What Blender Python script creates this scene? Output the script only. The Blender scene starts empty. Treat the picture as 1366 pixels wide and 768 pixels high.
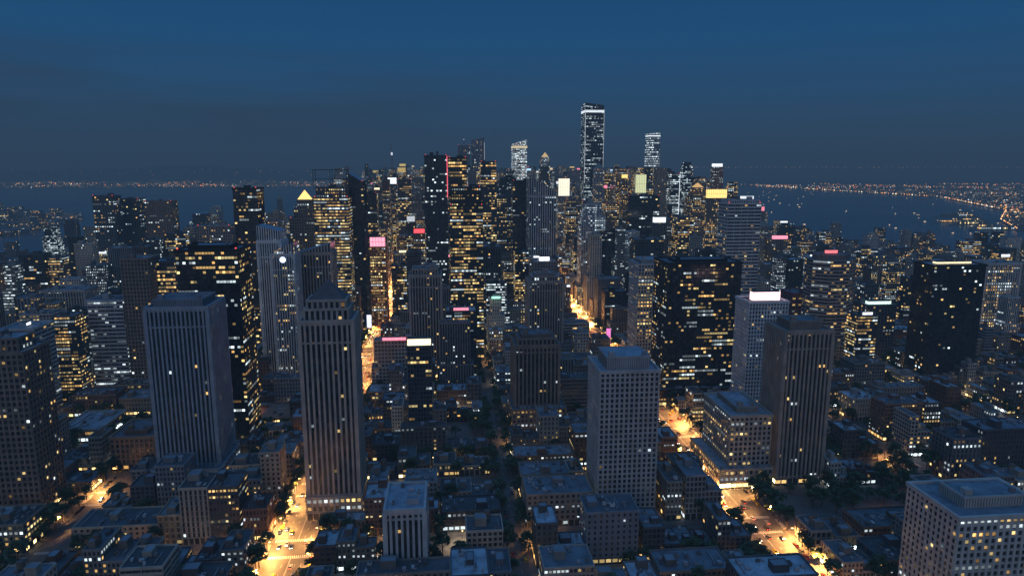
import bpy, math, random
from math import sin, cos, tan, pi, radians, floor
random.seed(11)
R = random.random
U = random.uniform
scene = bpy.context.scene
scene.view_settings.view_transform = 'Standard'
scene.view_settings.look = 'None'
scene.view_settings.exposure = 0

# ------------------------------------------------------------ frames
A = radians(5.43); CA, SA = cos(A), sin(A)      # street grid is turned 5.4 deg
H = 220.0; P = radians(10.1); CP, SP = cos(P), sin(P); F = 911.0
def g2w(x, y): return (x*CA - y*SA, x*SA + y*CA)
def w2g(X, Y): return (X*CA + Y*SA, -X*SA + Y*CA)
def ray(px, py):
    a = (px-683)/F; b = (384-py)/F
    return a, CP + b*SP, -SP + b*CP

# ------------------------------------------------------------ node helpers
def newmat(name):
    m = bpy.data.materials.new(name); m.use_nodes = True
    nt = m.node_tree; nt.nodes.clear()
    return m, nt
class NG:
    def __init__(s, nt): s.nt = nt
    def n(s, t, **k):
        nd = s.nt.nodes.new(t)
        for a, b in k.items(): setattr(nd, a, b)
        return nd
    def L(s, a, b): s.nt.links.new(a, b)
    def setin(s, sock, v):
        if hasattr(v, 'is_output'): s.L(v, sock)
        else: sock.default_value = v
    def M(s, op, a, b=0.0, c=None):
        nd = s.n('ShaderNodeMath', operation=op)
        s.setin(nd.inputs[0], a); s.setin(nd.inputs[1], b)
        if c is not None: s.setin(nd.inputs[2], c)
        return nd.outputs[0]
    def mix(s, f, a, b, blend='MIX'):
        nd = s.n('ShaderNodeMix', data_type='RGBA', blend_type=blend)
        s.setin(nd.inputs[0], f)
        s.setin(nd.inputs[6], a if hasattr(a,'is_output') else (*a, 1))
        s.setin(nd.inputs[7], b if hasattr(b,'is_output') else (*b, 1))
        return nd.outputs[2]
    def attr(s, name): return s.n('ShaderNodeAttribute', attribute_name=name)
    def noise(s, vec, scale, detail=3):
        nd = s.n('ShaderNodeTexNoise'); nd.inputs['Scale'].default_value = scale
        nd.inputs['Detail'].default_value = detail
        if vec is not None: s.L(vec, nd.inputs['Vector'])
        return nd.outputs[0]
    def bsdf(s, **k):
        nd = s.n('ShaderNodeBsdfPrincipled')
        o = s.n('ShaderNodeOutputMaterial'); s.L(nd.outputs[0], o.inputs[0])
        for a, v in k.items():
            s.setin(nd.inputs[a.replace('_', ' ')], (*v, 1) if isinstance(v, tuple) and len(v) == 3 else v)
        return nd

# facade: window bays come from UVs measured in bays/floors
FAC, nt = newmat('facade_windows'); g = NG(nt)
uv = g.n('ShaderNodeUVMap', uv_map='UVMap').outputs[0]
sp = g.n('ShaderNodeSeparateXYZ'); g.L(uv, sp.inputs[0])
u, v = sp.outputs[0], sp.outputs[1]
par = g.attr('par'); ps = g.n('ShaderNodeSeparateColor'); g.L(par.outputs['Color'], ps.inputs[0])
pid, plit, pww = ps.outputs[0], ps.outputs[1], ps.outputs[2]; pwh = par.outputs['Alpha']
wc = g.attr('wcol')
cu = g.M('FLOOR', u); cv = g.M('FLOOR', v); fu = g.M('FRACT', u); fv = g.M('FRACT', v)
mu = g.M('LESS_THAN', g.M('ABSOLUTE', g.M('SUBTRACT', fu, .5)), g.M('MULTIPLY', pww, .5))
dv = g.M('ABSOLUTE', g.M('SUBTRACT', fv, .52))
mv = g.M('LESS_THAN', dv, g.M('MULTIPLY', pwh, .56))
mask = g.M('MULTIPLY', mu, mv)
lmask = g.M('MULTIPLY', mu, g.M('LESS_THAN', dv, g.M('MULTIPLY', g.M('MINIMUM', pwh, .62), .40)))
cb = g.n('ShaderNodeCombineXYZ'); g.L(cu, cb.inputs[0]); g.L(cv, cb.inputs[1]); g.L(g.M('MULTIPLY', pid, 913.7), cb.inputs[2])
wn = g.n('ShaderNodeTexWhiteNoise', noise_dimensions='3D'); g.L(cb.outputs[0], wn.inputs[0])
cf = g.n('ShaderNodeCombineXYZ'); g.L(g.M('FLOOR', g.M('MULTIPLY', cu, .17)), cf.inputs[0]); g.L(cv, cf.inputs[1]); g.L(g.M('MULTIPLY', pid, 517.3), cf.inputs[2])
wf = g.n('ShaderNodeTexWhiteNoise', noise_dimensions='3D'); g.L(cf.outputs[0], wf.inputs[0])
cz = g.n('ShaderNodeCombineXYZ'); g.L(g.M('MULTIPLY', cu, .11), cz.inputs[0]); g.L(g.M('MULTIPLY', cv, .09), cz.inputs[1]); g.L(g.M('MULTIPLY', pid, 77.0), cz.inputs[2])
zn = g.noise(cz.outputs[0], 1.0, 1)
zf = g.n('ShaderNodeMapRange'); g.L(zn, zf.inputs[0]); zf.inputs[1].default_value = .36; zf.inputs[2].default_value = .64; zf.inputs[3].default_value = .15; zf.inputs[4].default_value = 1.9
fl = g.M('POWER', wf.outputs[0], 4.0)
prob = g.M('MULTIPLY', g.M('MULTIPLY', plit, zf.outputs[0]), g.M('ADD', .20, g.M('MULTIPLY', fl, 5.5)))
lit = g.M('LESS_THAN', wn.outputs[0], prob)
ws = g.n('ShaderNodeSeparateColor'); g.L(wn.outputs[1], ws.inputs[0])
wfs = g.n('ShaderNodeSeparateColor'); g.L(wf.outputs[1], wfs.inputs[0])
bright = g.M('ADD', .13, g.M('ADD', g.M('MULTIPLY', g.M('POWER', ws.outputs[1], 4.5), 1.9), g.M('MULTIPLY', g.M('POWER', wfs.outputs[1], 3.0), .7)))
inn = g.n('ShaderNodeVectorMath', operation='MULTIPLY'); g.L(uv, inn.inputs[0]); inn.inputs[1].default_value = (2.3, 3.7, 1)
nv = g.noise(inn.outputs[0], 1.7, 1)
bright = g.M('MULTIPLY', bright, g.M('ADD', .3, g.M('MULTIPLY', nv, 1.3)))
warm = g.mix(wfs.outputs[2], (1.0, .53, .15), (1.0, .80, .34))
cool = g.M('GREATER_THAN', g.M('MAXIMUM', wfs.outputs[0], g.M('ADD', pid, -.02)), .88)
ecol = g.mix(cool, warm, (.80, .95, 1.0))
es = g.M('MULTIPLY', g.M('MULTIPLY', g.M('MULTIPLY', lmask, lit), bright), wc.outputs['Alpha'])
geo = g.n('ShaderNodeNewGeometry')
dirt = g.noise(geo.outputs['Position'], .07, 4)
wv = g.M('ADD', .45, g.M('MULTIPLY', dirt, 1.1))
wvc = g.n('ShaderNodeCombineColor'); [g.L(wv, wvc.inputs[i]) for i in range(3)]
wall = g.mix(1.0, wc.outputs['Color'], wvc.outputs[0], 'MULTIPLY')
gl = g.mix(ws.outputs[0], (.010, .013, .018), (.045, .055, .065))
base = g.mix(mask, wall, gl)
rough = g.M('SUBTRACT', .85, g.M('MULTIPLY', mask, g.M('ADD', .55, g.M('MULTIPLY', ws.outputs[2], .2))))
g.bsdf(Base_Color=base, Roughness=rough, Emission_Color=ecol, Emission_Strength=es)
FAC.cycles.emission_sampling = 'NONE'

def tinted(name, f0, f1, s1, rough):
    m, nt = newmat(name); g = NG(nt)
    wc = g.attr('wcol'); geo = g.n('ShaderNodeNewGeometry')
    a = g.noise(geo.outputs['Position'], s1, 5)
    k = g.M('ADD', f0, g.M('MULTIPLY', a, f1))
    kc = g.n('ShaderNodeCombineColor'); [g.L(k, kc.inputs[i]) for i in range(3)]
    g.bsdf(Base_Color=g.mix(1.0, wc.outputs['Color'], kc.outputs[0], 'MULTIPLY'), Roughness=rough)
    return m
ROOF = tinted('roof_membrane', .1, 1.3, .16, .6)
TRIM = tinted('masonry_trim', .5, .95, .12, .75)
SIGN, nt = newmat('lit_sign'); g = NG(nt)
wc = g.attr('wcol')
uvn = g.n('ShaderNodeUVMap', uv_map='UVMap').outputs[0]
nn = g.noise(uvn, 2.0, 2)
g.bsdf(Base_Color=(.1, .1, .1), Roughness=.4, Emission_Color=wc.outputs['Color'],
       Emission_Strength=g.M('MULTIPLY', wc.outputs['Alpha'], g.M('ADD', .3, g.M('MULTIPLY', nn, 1.3))))
SIGN.cycles.emission_sampling = 'NONE'
MATS = [FAC, ROOF, TRIM, SIGN]

def simple(name, col, rough=.8, nscale=None, namp=.5, metal=0, em=None, ems=0):
    m, nt = newmat(name); g = NG(nt)
    c = col
    geo = g.n('ShaderNodeNewGeometry')
    if nscale:
        n1 = g.noise(geo.outputs['Position'], nscale, 5)
        c = g.mix(n1, tuple(x*(1-namp) for x in col), tuple(x*(1+namp) for x in col))
    b = g.bsdf(Base_Color=c, Roughness=rough, Metallic=metal)
    if em:
        b.inputs['Emission Color'].default_value = (*em, 1); b.inputs['Emission Strength'].default_value = ems
        m.cycles.emission_sampling = 'NONE'
    return m

# ------------------------------------------------------------ mesh builder
def offset(pts, d):
    n = len(pts); out = []
    for i in range(n):
        p0, p1, p2 = pts[i-1], pts[i], pts[(i+1) % n]
        a = (p1[0]-p0[0], p1[1]-p0[1]); b = (p2[0]-p1[0], p2[1]-p1[1])
        la = math.hypot(*a) or 1; lb = math.hypot(*b) or 1
        n1 = (a[1]/la, -a[0]/la); n2 = (b[1]/lb, -b[0]/lb)
        k = d/max(.3, 1+n1[0]*n2[0]+n1[1]*n2[1])
        out.append((p1[0]+(n1[0]+n2[0])*k, p1[1]+(n1[1]+n2[1])*k))
    return out
def rect(x0, x1, y0, y1): return [(x0, y0), (x1, y0), (x1, y1), (x0, y1)]

class MB:
    def __init__(s): s.v = []; s.f = []; s.uv = []; s.mi = []; s.par = []; s.col = []
    def face(s, pts, mat, col, par=(0, 0, 0, 0), uv=None):
        i = len(s.v); n = len(pts); s.v += pts; s.f.append(tuple(range(i, i+n)))
        s.uv += uv if uv else [(0, 0)]*n
        s.mi.append(mat); s.par.append(par); s.col.append(col if len(col) == 4 else (*col, 1.0))
    def prism(s, pts, z0, z1, col, par=(0, 0, 0, 0), mod=3., fh=3.6, mat=0, top=None, roof=(.2, .2, .2), roofmat=1, ztop=None, cap=True):
        top = top or pts; n = len(pts)
        zt = ztop or [z1]*n
        m = max(1, round((z1-z0)/fh))
        off = int(z0/fh)+1
        for i in range(n):
            j = (i+1) % n
            a, b, c, d = pts[i], pts[j], top[j], top[i]
            w = math.hypot(b[0]-a[0], b[1]-a[1])
            if w < .01: continue
            k = max(1, round(w/mod)); uo = i*53
            s.face([(a[0], a[1], z0), (b[0], b[1], z0), (c[0], c[1], zt[j]), (d[0], d[1], zt[i])], mat, col, par,
                   [(uo, off), (uo+k, off), (uo+k, off+m), (uo, off+m)])
        if cap:
            s.face([(top[i][0], top[i][1], zt[i]) for i in range(n)], roofmat, roof)
    def tbox(s, x0, x1, y0, y1, z0, z1, col, roof=None, mat=2):
        s.prism(rect(x0, x1, y0, y1), z0, z1, col, mat=mat, roof=roof or col, roofmat=mat)
    def fins(s, pts, z0, z1, mod, w, d, col):
        n = len(pts)
        for i in range(n):
            a, b = pts[i], pts[(i+1) % n]
            L = math.hypot(b[0]-a[0], b[1]-a[1])
            if L < 3: continue
            t = ((b[0]-a[0])/L, (b[1]-a[1])/L); nn = (t[1], -t[0])
            k = max(1, round(L/mod)); st = L/k
            for q in range(k+1):
                c = q*st; l, r = max(.02, c-w/2), min(L-.02, c+w/2)
                P0 = (a[0]+t[0]*l, a[1]+t[1]*l); P1 = (a[0]+t[0]*r, a[1]+t[1]*r)
                Q0 = (P0[0]+nn[0]*d, P0[1]+nn[1]*d); Q1 = (P1[0]+nn[0]*d, P1[1]+nn[1]*d)
                for (e, f_) in ((P0, Q0), (Q0, Q1), (Q1, P1)):
                    s.face([(e[0], e[1], z0), (f_[0], f_[1], z0), (f_[0], f_[1], z1), (e[0], e[1], z1)], 2, col)
                s.face([(P0[0], P0[1], z1), (Q0[0], Q0[1], z1), (Q1[0], Q1[1], z1), (P1[0], P1[1], z1)], 2, col)
    def ring(s, pts, z0, z1, dout, din, col):
        o = offset(pts, dout); q = offset(pts, -din); n = len(pts)
        for i in range(n):
            j = (i+1) % n
            s.face([(*o[i], z0), (*o[j], z0), (*o[j], z1), (*o[i], z1)], 2, col)
            s.face([(*q[j], z0), (*q[i], z0), (*q[i], z1), (*q[j], z1)], 2, col)
            s.face([(*o[i], z1), (*o[j], z1), (*q[j], z1), (*q[i], z1)], 2, col)
            s.face([(*o[j], z0), (*o[i], z0), (*q[i], z0), (*q[j], z0)], 2, col)
    def bands(s, pts, z0, z1, fh, bh, d, col):
        m = max(1, round((z1-z0)/fh)); st = (z1-z0)/m
        o = offset(pts, d); n = len(pts)
        for q in range(m+1):
            za, zb = z0+q*st-bh/2, z0+q*st+bh/2
            if q == 0: za = z0
            if q == m: zb = z1-.01
            for i in range(n):
                j = (i+1) % n
                s.face([(*o[i], za), (*o[j], za), (*o[j], zb), (*o[i], zb)], 2, col)
                s.face([(*o[i], zb), (*o[j], zb), (*pts[j], zb), (*pts[i], zb)], 2, col)
    def cyl(s, x, y, z0, z1, r0, r1, col, n=8, mat=2, capc=None):
        a = [(x+r0*cos(2*pi*i/n), y+r0*sin(2*pi*i/n)) for i in range(n)]
        b = [(x+r1*cos(2*pi*i/n), y+r1*sin(2*pi*i/n)) for i in range(n)]
        s.prism(a, z0, z1, col, mat=mat, top=b, roof=capc or col, roofmat=mat)
    def obj(s, name, loc=(0, 0, 0), rot=0.0, mats=None, parent=None):
        me = bpy.data.meshes.new(name); me.from_pydata(s.v, [], s.f)
        l = me.uv_layers.new(name='UVMap'); l.data.foreach_set('uv', [c for t in s.uv for c in t])
        for nm, dat in (('par', s.par), ('wcol', s.col)):
            at = me.attributes.new(nm, 'FLOAT_COLOR', 'FACE'); at.data.foreach_set('color', [c for t in dat for c in t])
        for m in (mats or MATS): me.materials.append(m)
        me.polygons.foreach_set('material_index', s.mi)
        me.update()
        o = bpy.data.objects.new(name, me); scene.collection.objects.link(o)
        o.location = loc; o.rotation_euler = (0, 0, rot)
        if parent: o.parent = parent
        return o

def water_tank(mb, x, y, z, r=1.9):
    for dx in (-1.2, 1.2):
        for dy in (-1.2, 1.2): mb.tbox(x+dx-.12, x+dx+.12, y+dy-.12, y+dy+.12, z, z+2.6, (.08, .07, .06))
    mb.cyl(x, y, z+2.6, z+6, r, r, (.16, .11, .08), 12); mb.cyl(x, y, z+6.002, z+7.2, r*1.05, .1, (.1, .09, .09), 12)
def clutter(mb, x0, x1, y0, y1, z, col, dens=1.0, tank=.2):
    w, d = x1-x0, y1-y0
    if w < 5 or d < 5: return
    bw, bd = min(w*.45, U(4, 8)), min(d*.45, U(4, 8)); bx = U(x0+.6, x1-bw-.6); by = U(y0+.6, y1-bd-.6); bh = U(2.6, 5)
    mb.tbox(bx, bx+bw, by, by+bd, z, z+bh, tuple(c*.8 for c in col), (.2, .25, .3))
    mb.ring(rect(bx, bx+bw, by, by+bd), z+bh-.2, z+bh+.3, .12, .25, tuple(c*.9 for c in col))
    n = int(w*d/60*dens)+1
    for _ in range(min(n, 16)):
        s = U(.8, 2.8); t = U(.8, 3.0); x = U(x0+.8, x1-s-.8); y = U(y0+.8, y1-t-.8)
        if x < bx+bw+.1 and x+s > bx-.1 and y < by+bd+.1 and y+t > by-.1: continue
        q = U(.08, .45); hh = U(.6, 2.1)
        mb.tbox(x, x+s, y, y+t, z+.25, z+.25+hh, (q, q, q*1.05))
        mb.tbox(x+.1, x+.3, y+.1, y+t-.1, z, z+.25, (.05, .05, .05)); mb.tbox(x+s-.3, x+s-.1, y+.1, y+t-.1, z, z+.25, (.05, .05, .05))
        if R() < .4: mb.cyl(x+s/2, y+t/2, z+.25+hh+.002, z+.5+hh, min(s, t)*.35, min(s, t)*.35, (.07, .07, .07), 8)
    for _ in range(int(n*.5)):
        if R() < .5:
            x = U(x0+1, x1-1.6); a = U(y0+1, y0+d*.4); b = U(a+2, y1-1)
            mb.tbox(x, x+.5, a, b, z+.3, z+.8, (.25, .26, .28))
        mb.cyl(U(x0+1, x1-1), U(y0+1, y1-1), z, z+U(.8, 1.6), .18, .18, (.3, .3, .3), 6)
    if R() < tank: water_tank(mb, U(x0+3, x1-3), U(y0+3, y1-3), z)

# ------------------------------------------------------------ hero towers
occ = []
STONE = (.38, .335, .30); GREY = (.32, .33, .35); WHITE = (.5, .5, .51); BLACK = (.012, .014, .018)
BROWN = (.22, .165, .135); BLUE = (.27, .31, .37); DGREY = (.08, .09, .105); TAN = (.36, .3, .24)
def hero(name, L_, R_, top, Y, depth, style='fins', col=GREY, lit=.08, mod=3.6, fh=3.8, crown=(), podium=None, taper=1.0,
         eb=1.0, shape=None, clut=True, ww=None, wh=None, det=None, cool=False, glow=1.6):
    a, yc, dz = ray(L_, top); t = Y/yc; X = a*t; h = H+dz*t
    a2, yc2, _ = ray(R_, top); r = a2/yc2
    w = (r*Y-X)/(CA-r*SA)
    gx, gy = w2g(X, Y)
    mb = MB(); fid = U(.91, 1) if cool else U(0, .88)
    lit *= .8
    sty = {'fins': (.56, 1.0), 'bands': (.97, .5), 'glass': (.9, .74), 'grid': (.6, .55)}[style]
    par = (fid, lit, ww or sty[0], wh or sty[1]); c4 = (*col, eb)
    near = Y < 1000 if det is None else det
    roofc = random.choice([(.22, .28, .34), (.15, .18, .22), (.32, .40, .48)])
    if shape == 'oct':
        k = .28
        pts = [(w*k, 0), (w*(1-k), 0), (w, depth*k), (w, depth*(1-k)), (w*(1-k), depth), (w*k, depth), (0, depth*(1-k)), (0, depth*k)]
    else: pts = rect(0, w, 0, depth)
    cx, cy = w/2, depth/2
    z0 = .15
    if podium:   # (extra left, extra right, extra front, height, lit)
        pl, pr, pf, ph, plit = podium
        pp = rect(-pl, w+pr, -pf, depth+2)
        mb.prism(pp, .15, 5.2, (*col, glow*2.4), (fid, 1.6, .85, 1.0), mod=4, fh=5, roof=roofc, cap=False)
        mb.prism(pp, 5.2, ph, (*col, eb), (fid, plit, .6, .55), mod=mod, fh=4, roof=roofc)
        mb.fins(pp, 5.2, ph, mod*2, .7, .4, col); mb.ring(pp, 4.9, 5.5, .5, -.003, col)
        mb.ring(pp, ph-.6, ph+1, .45, .4, col)
        for _ in range(10):
            s = U(1.5, 3.5); x = U(-pl+1, w+pr-s-1); y = U(-pf+.8, max(-pf+1, -s-.5)) if pf > 4 else None
            if y is not None: mb.tbox(x, x+s, y, y+min(s, pf-1.5), ph, ph+U(.8, 2), (.25, .25, .27))
        z0 = ph
        occ.append((gx-pl, gx+w+pr, gy-pf, gy+depth+2))
    else:
        gl_ = 5.0
        mb.prism(offset(pts, .3), .15, gl_, (*col, glow*2.2), (fid, 1.5, .8, 1.0), mod=4, fh=gl_, cap=True, roof=col, roofmat=2)
        z0 = gl_
        occ.append((gx, gx+w, gy, gy+depth))
    if taper != 1.0:
        bp = [(cx+(p[0]-cx)/taper, cy+(p[1]-cy)/taper) for p in pts]
        mb.prism(bp, z0, h, c4, par, mod=mod, fh=fh, top=pts, roof=roofc)
    else:
        mb.prism(pts, z0, h, c4, par, mod=mod, fh=fh, roof=roofc)
        if near:
            if style == 'fins':
                mb.fins(pts, z0, h, mod, mod*.42, .9, col)
                for (px_, py_) in pts: mb.tbox(px_-1.2, px_+1.2, py_-1.2, py_+1.2, z0, h-.95, col)
                for zb in (z0+.6, z0+(h-z0)*.88, h-2.2): mb.ring(pts, zb, zb+1.2, .55, -.003, tuple(c*.9 for c in col))
            elif style == 'bands':
                mb.bands(pts, z0, h, fh, fh*.42, .35, col); mb.fins(pts, z0, h, mod*3, .35, .3, tuple(c*.8 for c in col))
            elif style == 'glass':
                mb.fins(pts, z0, h, mod, .22, .2, tuple(c*1.6+.01 for c in col)); mb.bands(pts, z0, h, fh, .35, .1, tuple(c*1.3+.006 for c in col))
            elif style == 'grid':
                mb.fins(pts, z0, h, mod, mod*.36, .5, col); mb.bands(pts, z0, h, fh, fh*.34, .38, tuple(c*.85 for c in col))
    if not shape and taper == 1.0: mb.ring(pts, h-.9, h+1.2, .85 if near else .3, .5, tuple(c*.95 for c in col))
    z = h; cur = pts; done = False
    for cr in crown:
        k = cr[0]
        if k == 'step':
            _, i_, hh = cr; cur = offset(cur, -i_)
            mb.prism(cur, z, z+hh, c4, par, mod=mod, fh=fh, roof=roofc)
            if near: mb.fins(cur, z, z+hh, mod, mod*.42, .5, col)
            mb.ring(cur, z+hh-.6, z+hh+.9, .5, .4, col)
            z += hh; done = True
        elif k == 'mech':
            _, i_, hh = cr; q = offset(cur, -i_)
            dk = tuple(c*.8 for c in col)
            mb.prism(q, z, z+hh, dk, mat=2, roof=roofc); mb.fins(q, z+.4, z+hh-.4, 1.4, .35, .15, tuple(c*.35 for c in col))
            mb.ring(q, z+hh-.5, z+hh+.6, .3, .3, dk); z += hh; cur = q
            xs = [p[0] for p in q]; ys = [p[1] for p in q]
            if max(xs)-min(xs) > 10 and near:
                mb.tbox(min(xs)+2, min(xs)+5.5, min(ys)+2, min(ys)+5.5, z, z+2.8, dk)
                mb.cyl(max(xs)-3, min(ys)+3.5, z, z+2.2, 1.4, 1.4, (.2, .2, .21), 10)
        elif k == 'pyr':
            _, hh, c = cr[:3]; ex = sum(p[0] for p in cur)/len(cur); ey = sum(p[1] for p in cur)/len(cur)
            tpp = [(ex+(p[0]-ex)*.03, ey+(p[1]-ey)*.03) for p in cur]
            mb.prism(cur, z+.01, z+hh, c, mat=3 if len(c) == 4 else 2, top=tpp, roof=c[:3], roofmat=2); z += hh; done = True; clut = False
        elif k == 'sign':
            _, c, st, hh, i_ = cr; q = offset(cur, -i_)
            xs = [p[0] for p in q]; ys = [p[1] for p in q]; x0, x1, y0, y1 = min(xs), max(xs), min(ys), max(ys)
            y1b = min(y1, y0+6)
            for xx in (x0+.3, (x0+x1)/2, x1-.6): mb.tbox(xx, xx+.3, y0+.5, y0+.8, z, z+.6, (.05, .05, .05))
            mb.prism(rect(x0, x1, y0, y1b), z+.6, z+.6+hh, (*c, st), mat=3, roof=(.1, .1, .1), roofmat=2, mod=2)
            rr = rect(x0, x1, y0, y1b)
            mb.ring(rr, z+.3, z+.9, .1, -.003, (.05, .05, .05)); mb.ring(rr, z+.3+hh, z+.9+hh, .1, -.003, (.05, .05, .05))
            if hh > 10: mb.fins(rr, z+.6, z+.6+hh, 4, .4, .12, (.06, .06, .06)); mb.ring(rr, z+.4+hh*.5, z+.7+hh*.5, .13, -.003, (.06, .06, .06))
        elif k == 'spire':
            _, hh, r0 = cr; ex = sum(p[0] for p in cur)/len(cur); ey = sum(p[1] for p in cur)/len(cur)
            mb.cyl(ex, ey, z, z+hh*.3, r0, r0*.6, (.3, .3, .32), 8); mb.cyl(ex, ey, z+hh*.3, z+hh, r0*.5, r0*.12, (.3, .3, .32, ), 6)
            for q in range(3): mb.cyl(ex, ey, z+hh*(.3+.2*q), z+hh*(.3+.2*q)+.6, r0*.8, r0*.8, (.2, .2, .2), 8)
            mb.cyl(ex, ey, z+hh*.62, z+hh*.7, r0*.5, r0*.4, (.8, .85, 1, 1.2), 6, mat=3)
        elif k == 'slant':
            _, dl, dr = cr; q = offset(cur, -.02)
            n = len(q); zt = [z+dl+(dr-dl)*(p[0]/w) for p in q]
            mb.prism(q, z, z+max(dl, dr), c4, par, mod=mod, fh=fh, ztop=zt, roof=roofc); clut = False
        elif k == 'edge':
            _, c, st, side, zf_ = cr; ex = -.25 if side == 'l' else w-.25
            mb.tbox(ex, ex+.8, -1.4, -.6, z0+(h-z0)*zf_, h, (*c, st), mat=3)
        elif k == 'frame':
            _, hh = cr
            for xx in (.3, w*.5, w-.9):
                mb.tbox(xx, xx+.6, .5, 1.1, z, z+hh, (.05, .05, .06)); mb.tbox(xx, xx+.6, depth*.5, depth*.5+.6, z, z+hh, (.05, .05, .06))
            mb.tbox(0, w, .4, 1.2, z+hh, z+hh+.9, (.05, .05, .06)); mb.tbox(0, w, .4, 1.2, z+hh*.5, z+hh*.5+.6, (.05, .05, .06))
            mb.tbox(0, w, depth*.5, depth*.5+.8, z+hh, z+hh+.9, (.05, .05, .06))
        elif k == 'vee':
            _, c, st = cr[:3]; hh = cr[3] if len(cr) > 3 else 1.3
            o_ = offset(pts, .5)
            mb.prism(o_, h-1.2-hh, h-1.2, (*c, st), mat=3, cap=False)
        elif k == 'disc':
            _, c, st, r0 = cr; n = 16; cxx = w*.5; cz_ = h-r0*1.6; rg = [(cxx+r0*cos(2*pi*i/n), cz_+r0*sin(2*pi*i/n)) for i in range(n)]
            mb.face([(a_, -1.3, b_) for a_, b_ in rg], 3, (*c, st))
            for i in range(n):
                p_, q_ = rg[i], rg[(i+1) % n]; mb.face([(p_[0], -1.3, p_[1]), (q_[0], -1.3, q_[1]), (q_[0], -.02, q_[1]), (p_[0], -.02, p_[1])], 2, (.1, .1, .1))
    if h > 140:    # aircraft warning lights
        for xx in (1, w-1.6): mb.tbox(xx, xx+.8, 1, 1.8, h+1.2, h+2.1, (1, .06, .03, 2), mat=3)
    if clut and not done and w > 8 and Y < 1600 and not any(c[0] in ('mech',) for c in crown):
        clutter(mb, 1.5, w-1.5, (8 if any(c[0] == 'sign' for c in crown) else 1.5), depth-1.5, h, col, .6, 0.1)
    elif clut and cur is not pts and near:
        xs = [p[0] for p in cur]; ys = [p[1] for p in cur]
        if done: clutter(mb, min(xs)+1, max(xs)-1, min(ys)+1, max(ys)-1, z, col, .7, 0)
    X0, Y0 = g2w(gx, gy)
    mb.obj(name, (X0, Y0, 0), A)

WARMW = (1, .82, .5); PINK = (1, .25, .35); YEL = (1, .72, .22); CW = (.85, .93, 1)
# --- foreground
hero('office_tower', -70, 30, 474, 400, 28, 'grid', BROWN, .1, 3.4, crown=[('step', 5, 8)])
hero('office_tower', 193, 276, 412, 440, 34, 'fins', BLUE, .02, 2.9, crown=[('mech', 4, 5)], podium=(2, 3, 8, 17, .3))
hero('glass_skyscraper', 233, 316, 335, 505, 34, 'glass', BLACK, .42, 2.4, 3.6, crown=[('mech', 7, 3)])
hero('art_deco_tower', 399, 470, 430, 400, 26, 'fins', STONE, .025, 3.3, crown=[('step', 2.6, 7), ('step', 1.6, 5), ('pyr', 11.5, (.10, .10, .11))], podium=(1.5, 1.5, 1.5, 15, .7))
hero('apartment_tower', 513, 566, 682, 322, 30, 'fins', (.42, .43, .44), .06, 3.0, 3.3)
hero('office_tower', 543, 575, 463, 510, 24, 'glass', DGREY, .6, 2.4, 3.5, crown=[('sign', WARMW, 2.2, 6, .3)])
hero('art_deco_tower', 687, 746, 462, 540, 30, 'fins', BROWN, .1, 3.4, crown=[('step', 3, 5), ('mech', 3, 3)], podium=(3, 5, 9, 24, .8))
hero('apartment_tower', 801, 880, 497, 404, 34, 'grid', (.42, .41, .41), .03, 3.0, 3.4, crown=[('mech', 5, 8)], wh=.7, ww=.55)
hero('black_glass_tower', 891, 990, 352, 612, 40, 'glass', BLACK, .26, 2.5, 3.6, crown=[('mech', 10, 2)], podium=(6, 4, 6, 16, .5), eb=.85)
hero('apartment_tower', 1000, 1052, 404, 545, 26, 'grid', (.62, .62, .64), .08, 2.6, 3.3, crown=[('sign', (1, .62, .62), 2.8, 7.5, 5)])
hero('art_deco_tower', 1049, 1111, 443, 447, 28, 'fins', (.32, .265, .23), .05, 3.1, crown=[('mech', 5, 6)], glow=3.5)
hero('department_store', 975, 1030, 556, 447, 48, 'grid', (.38, .34, .3), .3, 3.4, crown=[('mech', 7, 4)], podium=(8, 0, 6, 14, 1.2), glow=5)
hero('apartment_tower', 1280, 1410, 692, 280, 34, 'grid', (.52, .50, .47), .2, 3.2, 3.3, crown=[('mech', 9, 5)], wh=.7)
hero('black_glass_tower', 1247, 1316, 355, 668, 30, 'glass', BLACK, .05, 2.6, 3.6, crown=[('sign', WARMW, 1.5, 2.5, 9)])
hero('office_tower', 1316, 1362, 352, 820, 30, 'fins', (.5, .48, .46), 1.6, 3.0, eb=1.3)
hero('round_cornered_tower', 1092, 1150, 348, 735, 38, 'bands', (.34, .27, .25), .3, 3, shape='oct', crown=[('mech', 6, 5), ('sign', (1, .2, .22), 1.5, 4, 12)])
hero('apartment_tower', 972, 1016, 272, 850, 30, 'bands', (.52, .52, .54), .1, 3.0, 4.2, crown=[('step', 2, 4)])
hero('office_tower', 1157, 1196, 408, 760, 26, 'grid', DGREY, .3, crown=[('sign', (.7, 1, .85), 1.6, 4, 4)])
hero('office_tower', 852, 892, 353, 690, 34, 'grid', (.4, .41, .43), .8, 3.0, crown=[('mech', 4, 4)])
hero('apartment_tower', 343, 374, 322, 690, 28, 'fins', (.66, .67, .68), .04, 2.4, crown=[('slant', 16, 10)])
hero('apartment_tower', 362, 392, 340, 668, 26, 'fins', (.5, .53, .56), .3, 2.4, crown=[('slant', 3, 12), ('disc', (.6, .72, 1), 2.5, 3.0)])
hero('glass_skyscraper', 310, 342, 252, 800, 30, 'glass', BLACK, .25, 2.6)
hero('office_tower', 386, 424, 292, 900, 30, 'grid', (.2, .19, .18), .4, 3, crown=[('step', 5, 12), ('step', 4, 12), ('pyr', 13, (1, .62, .18, 2.0))])
hero('office_tower', 418, 464, 264, 860, 34, 'bands', DGREY, 2.2, 2.6, crown=[('step', 3, 12), ('frame', 22)])
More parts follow.
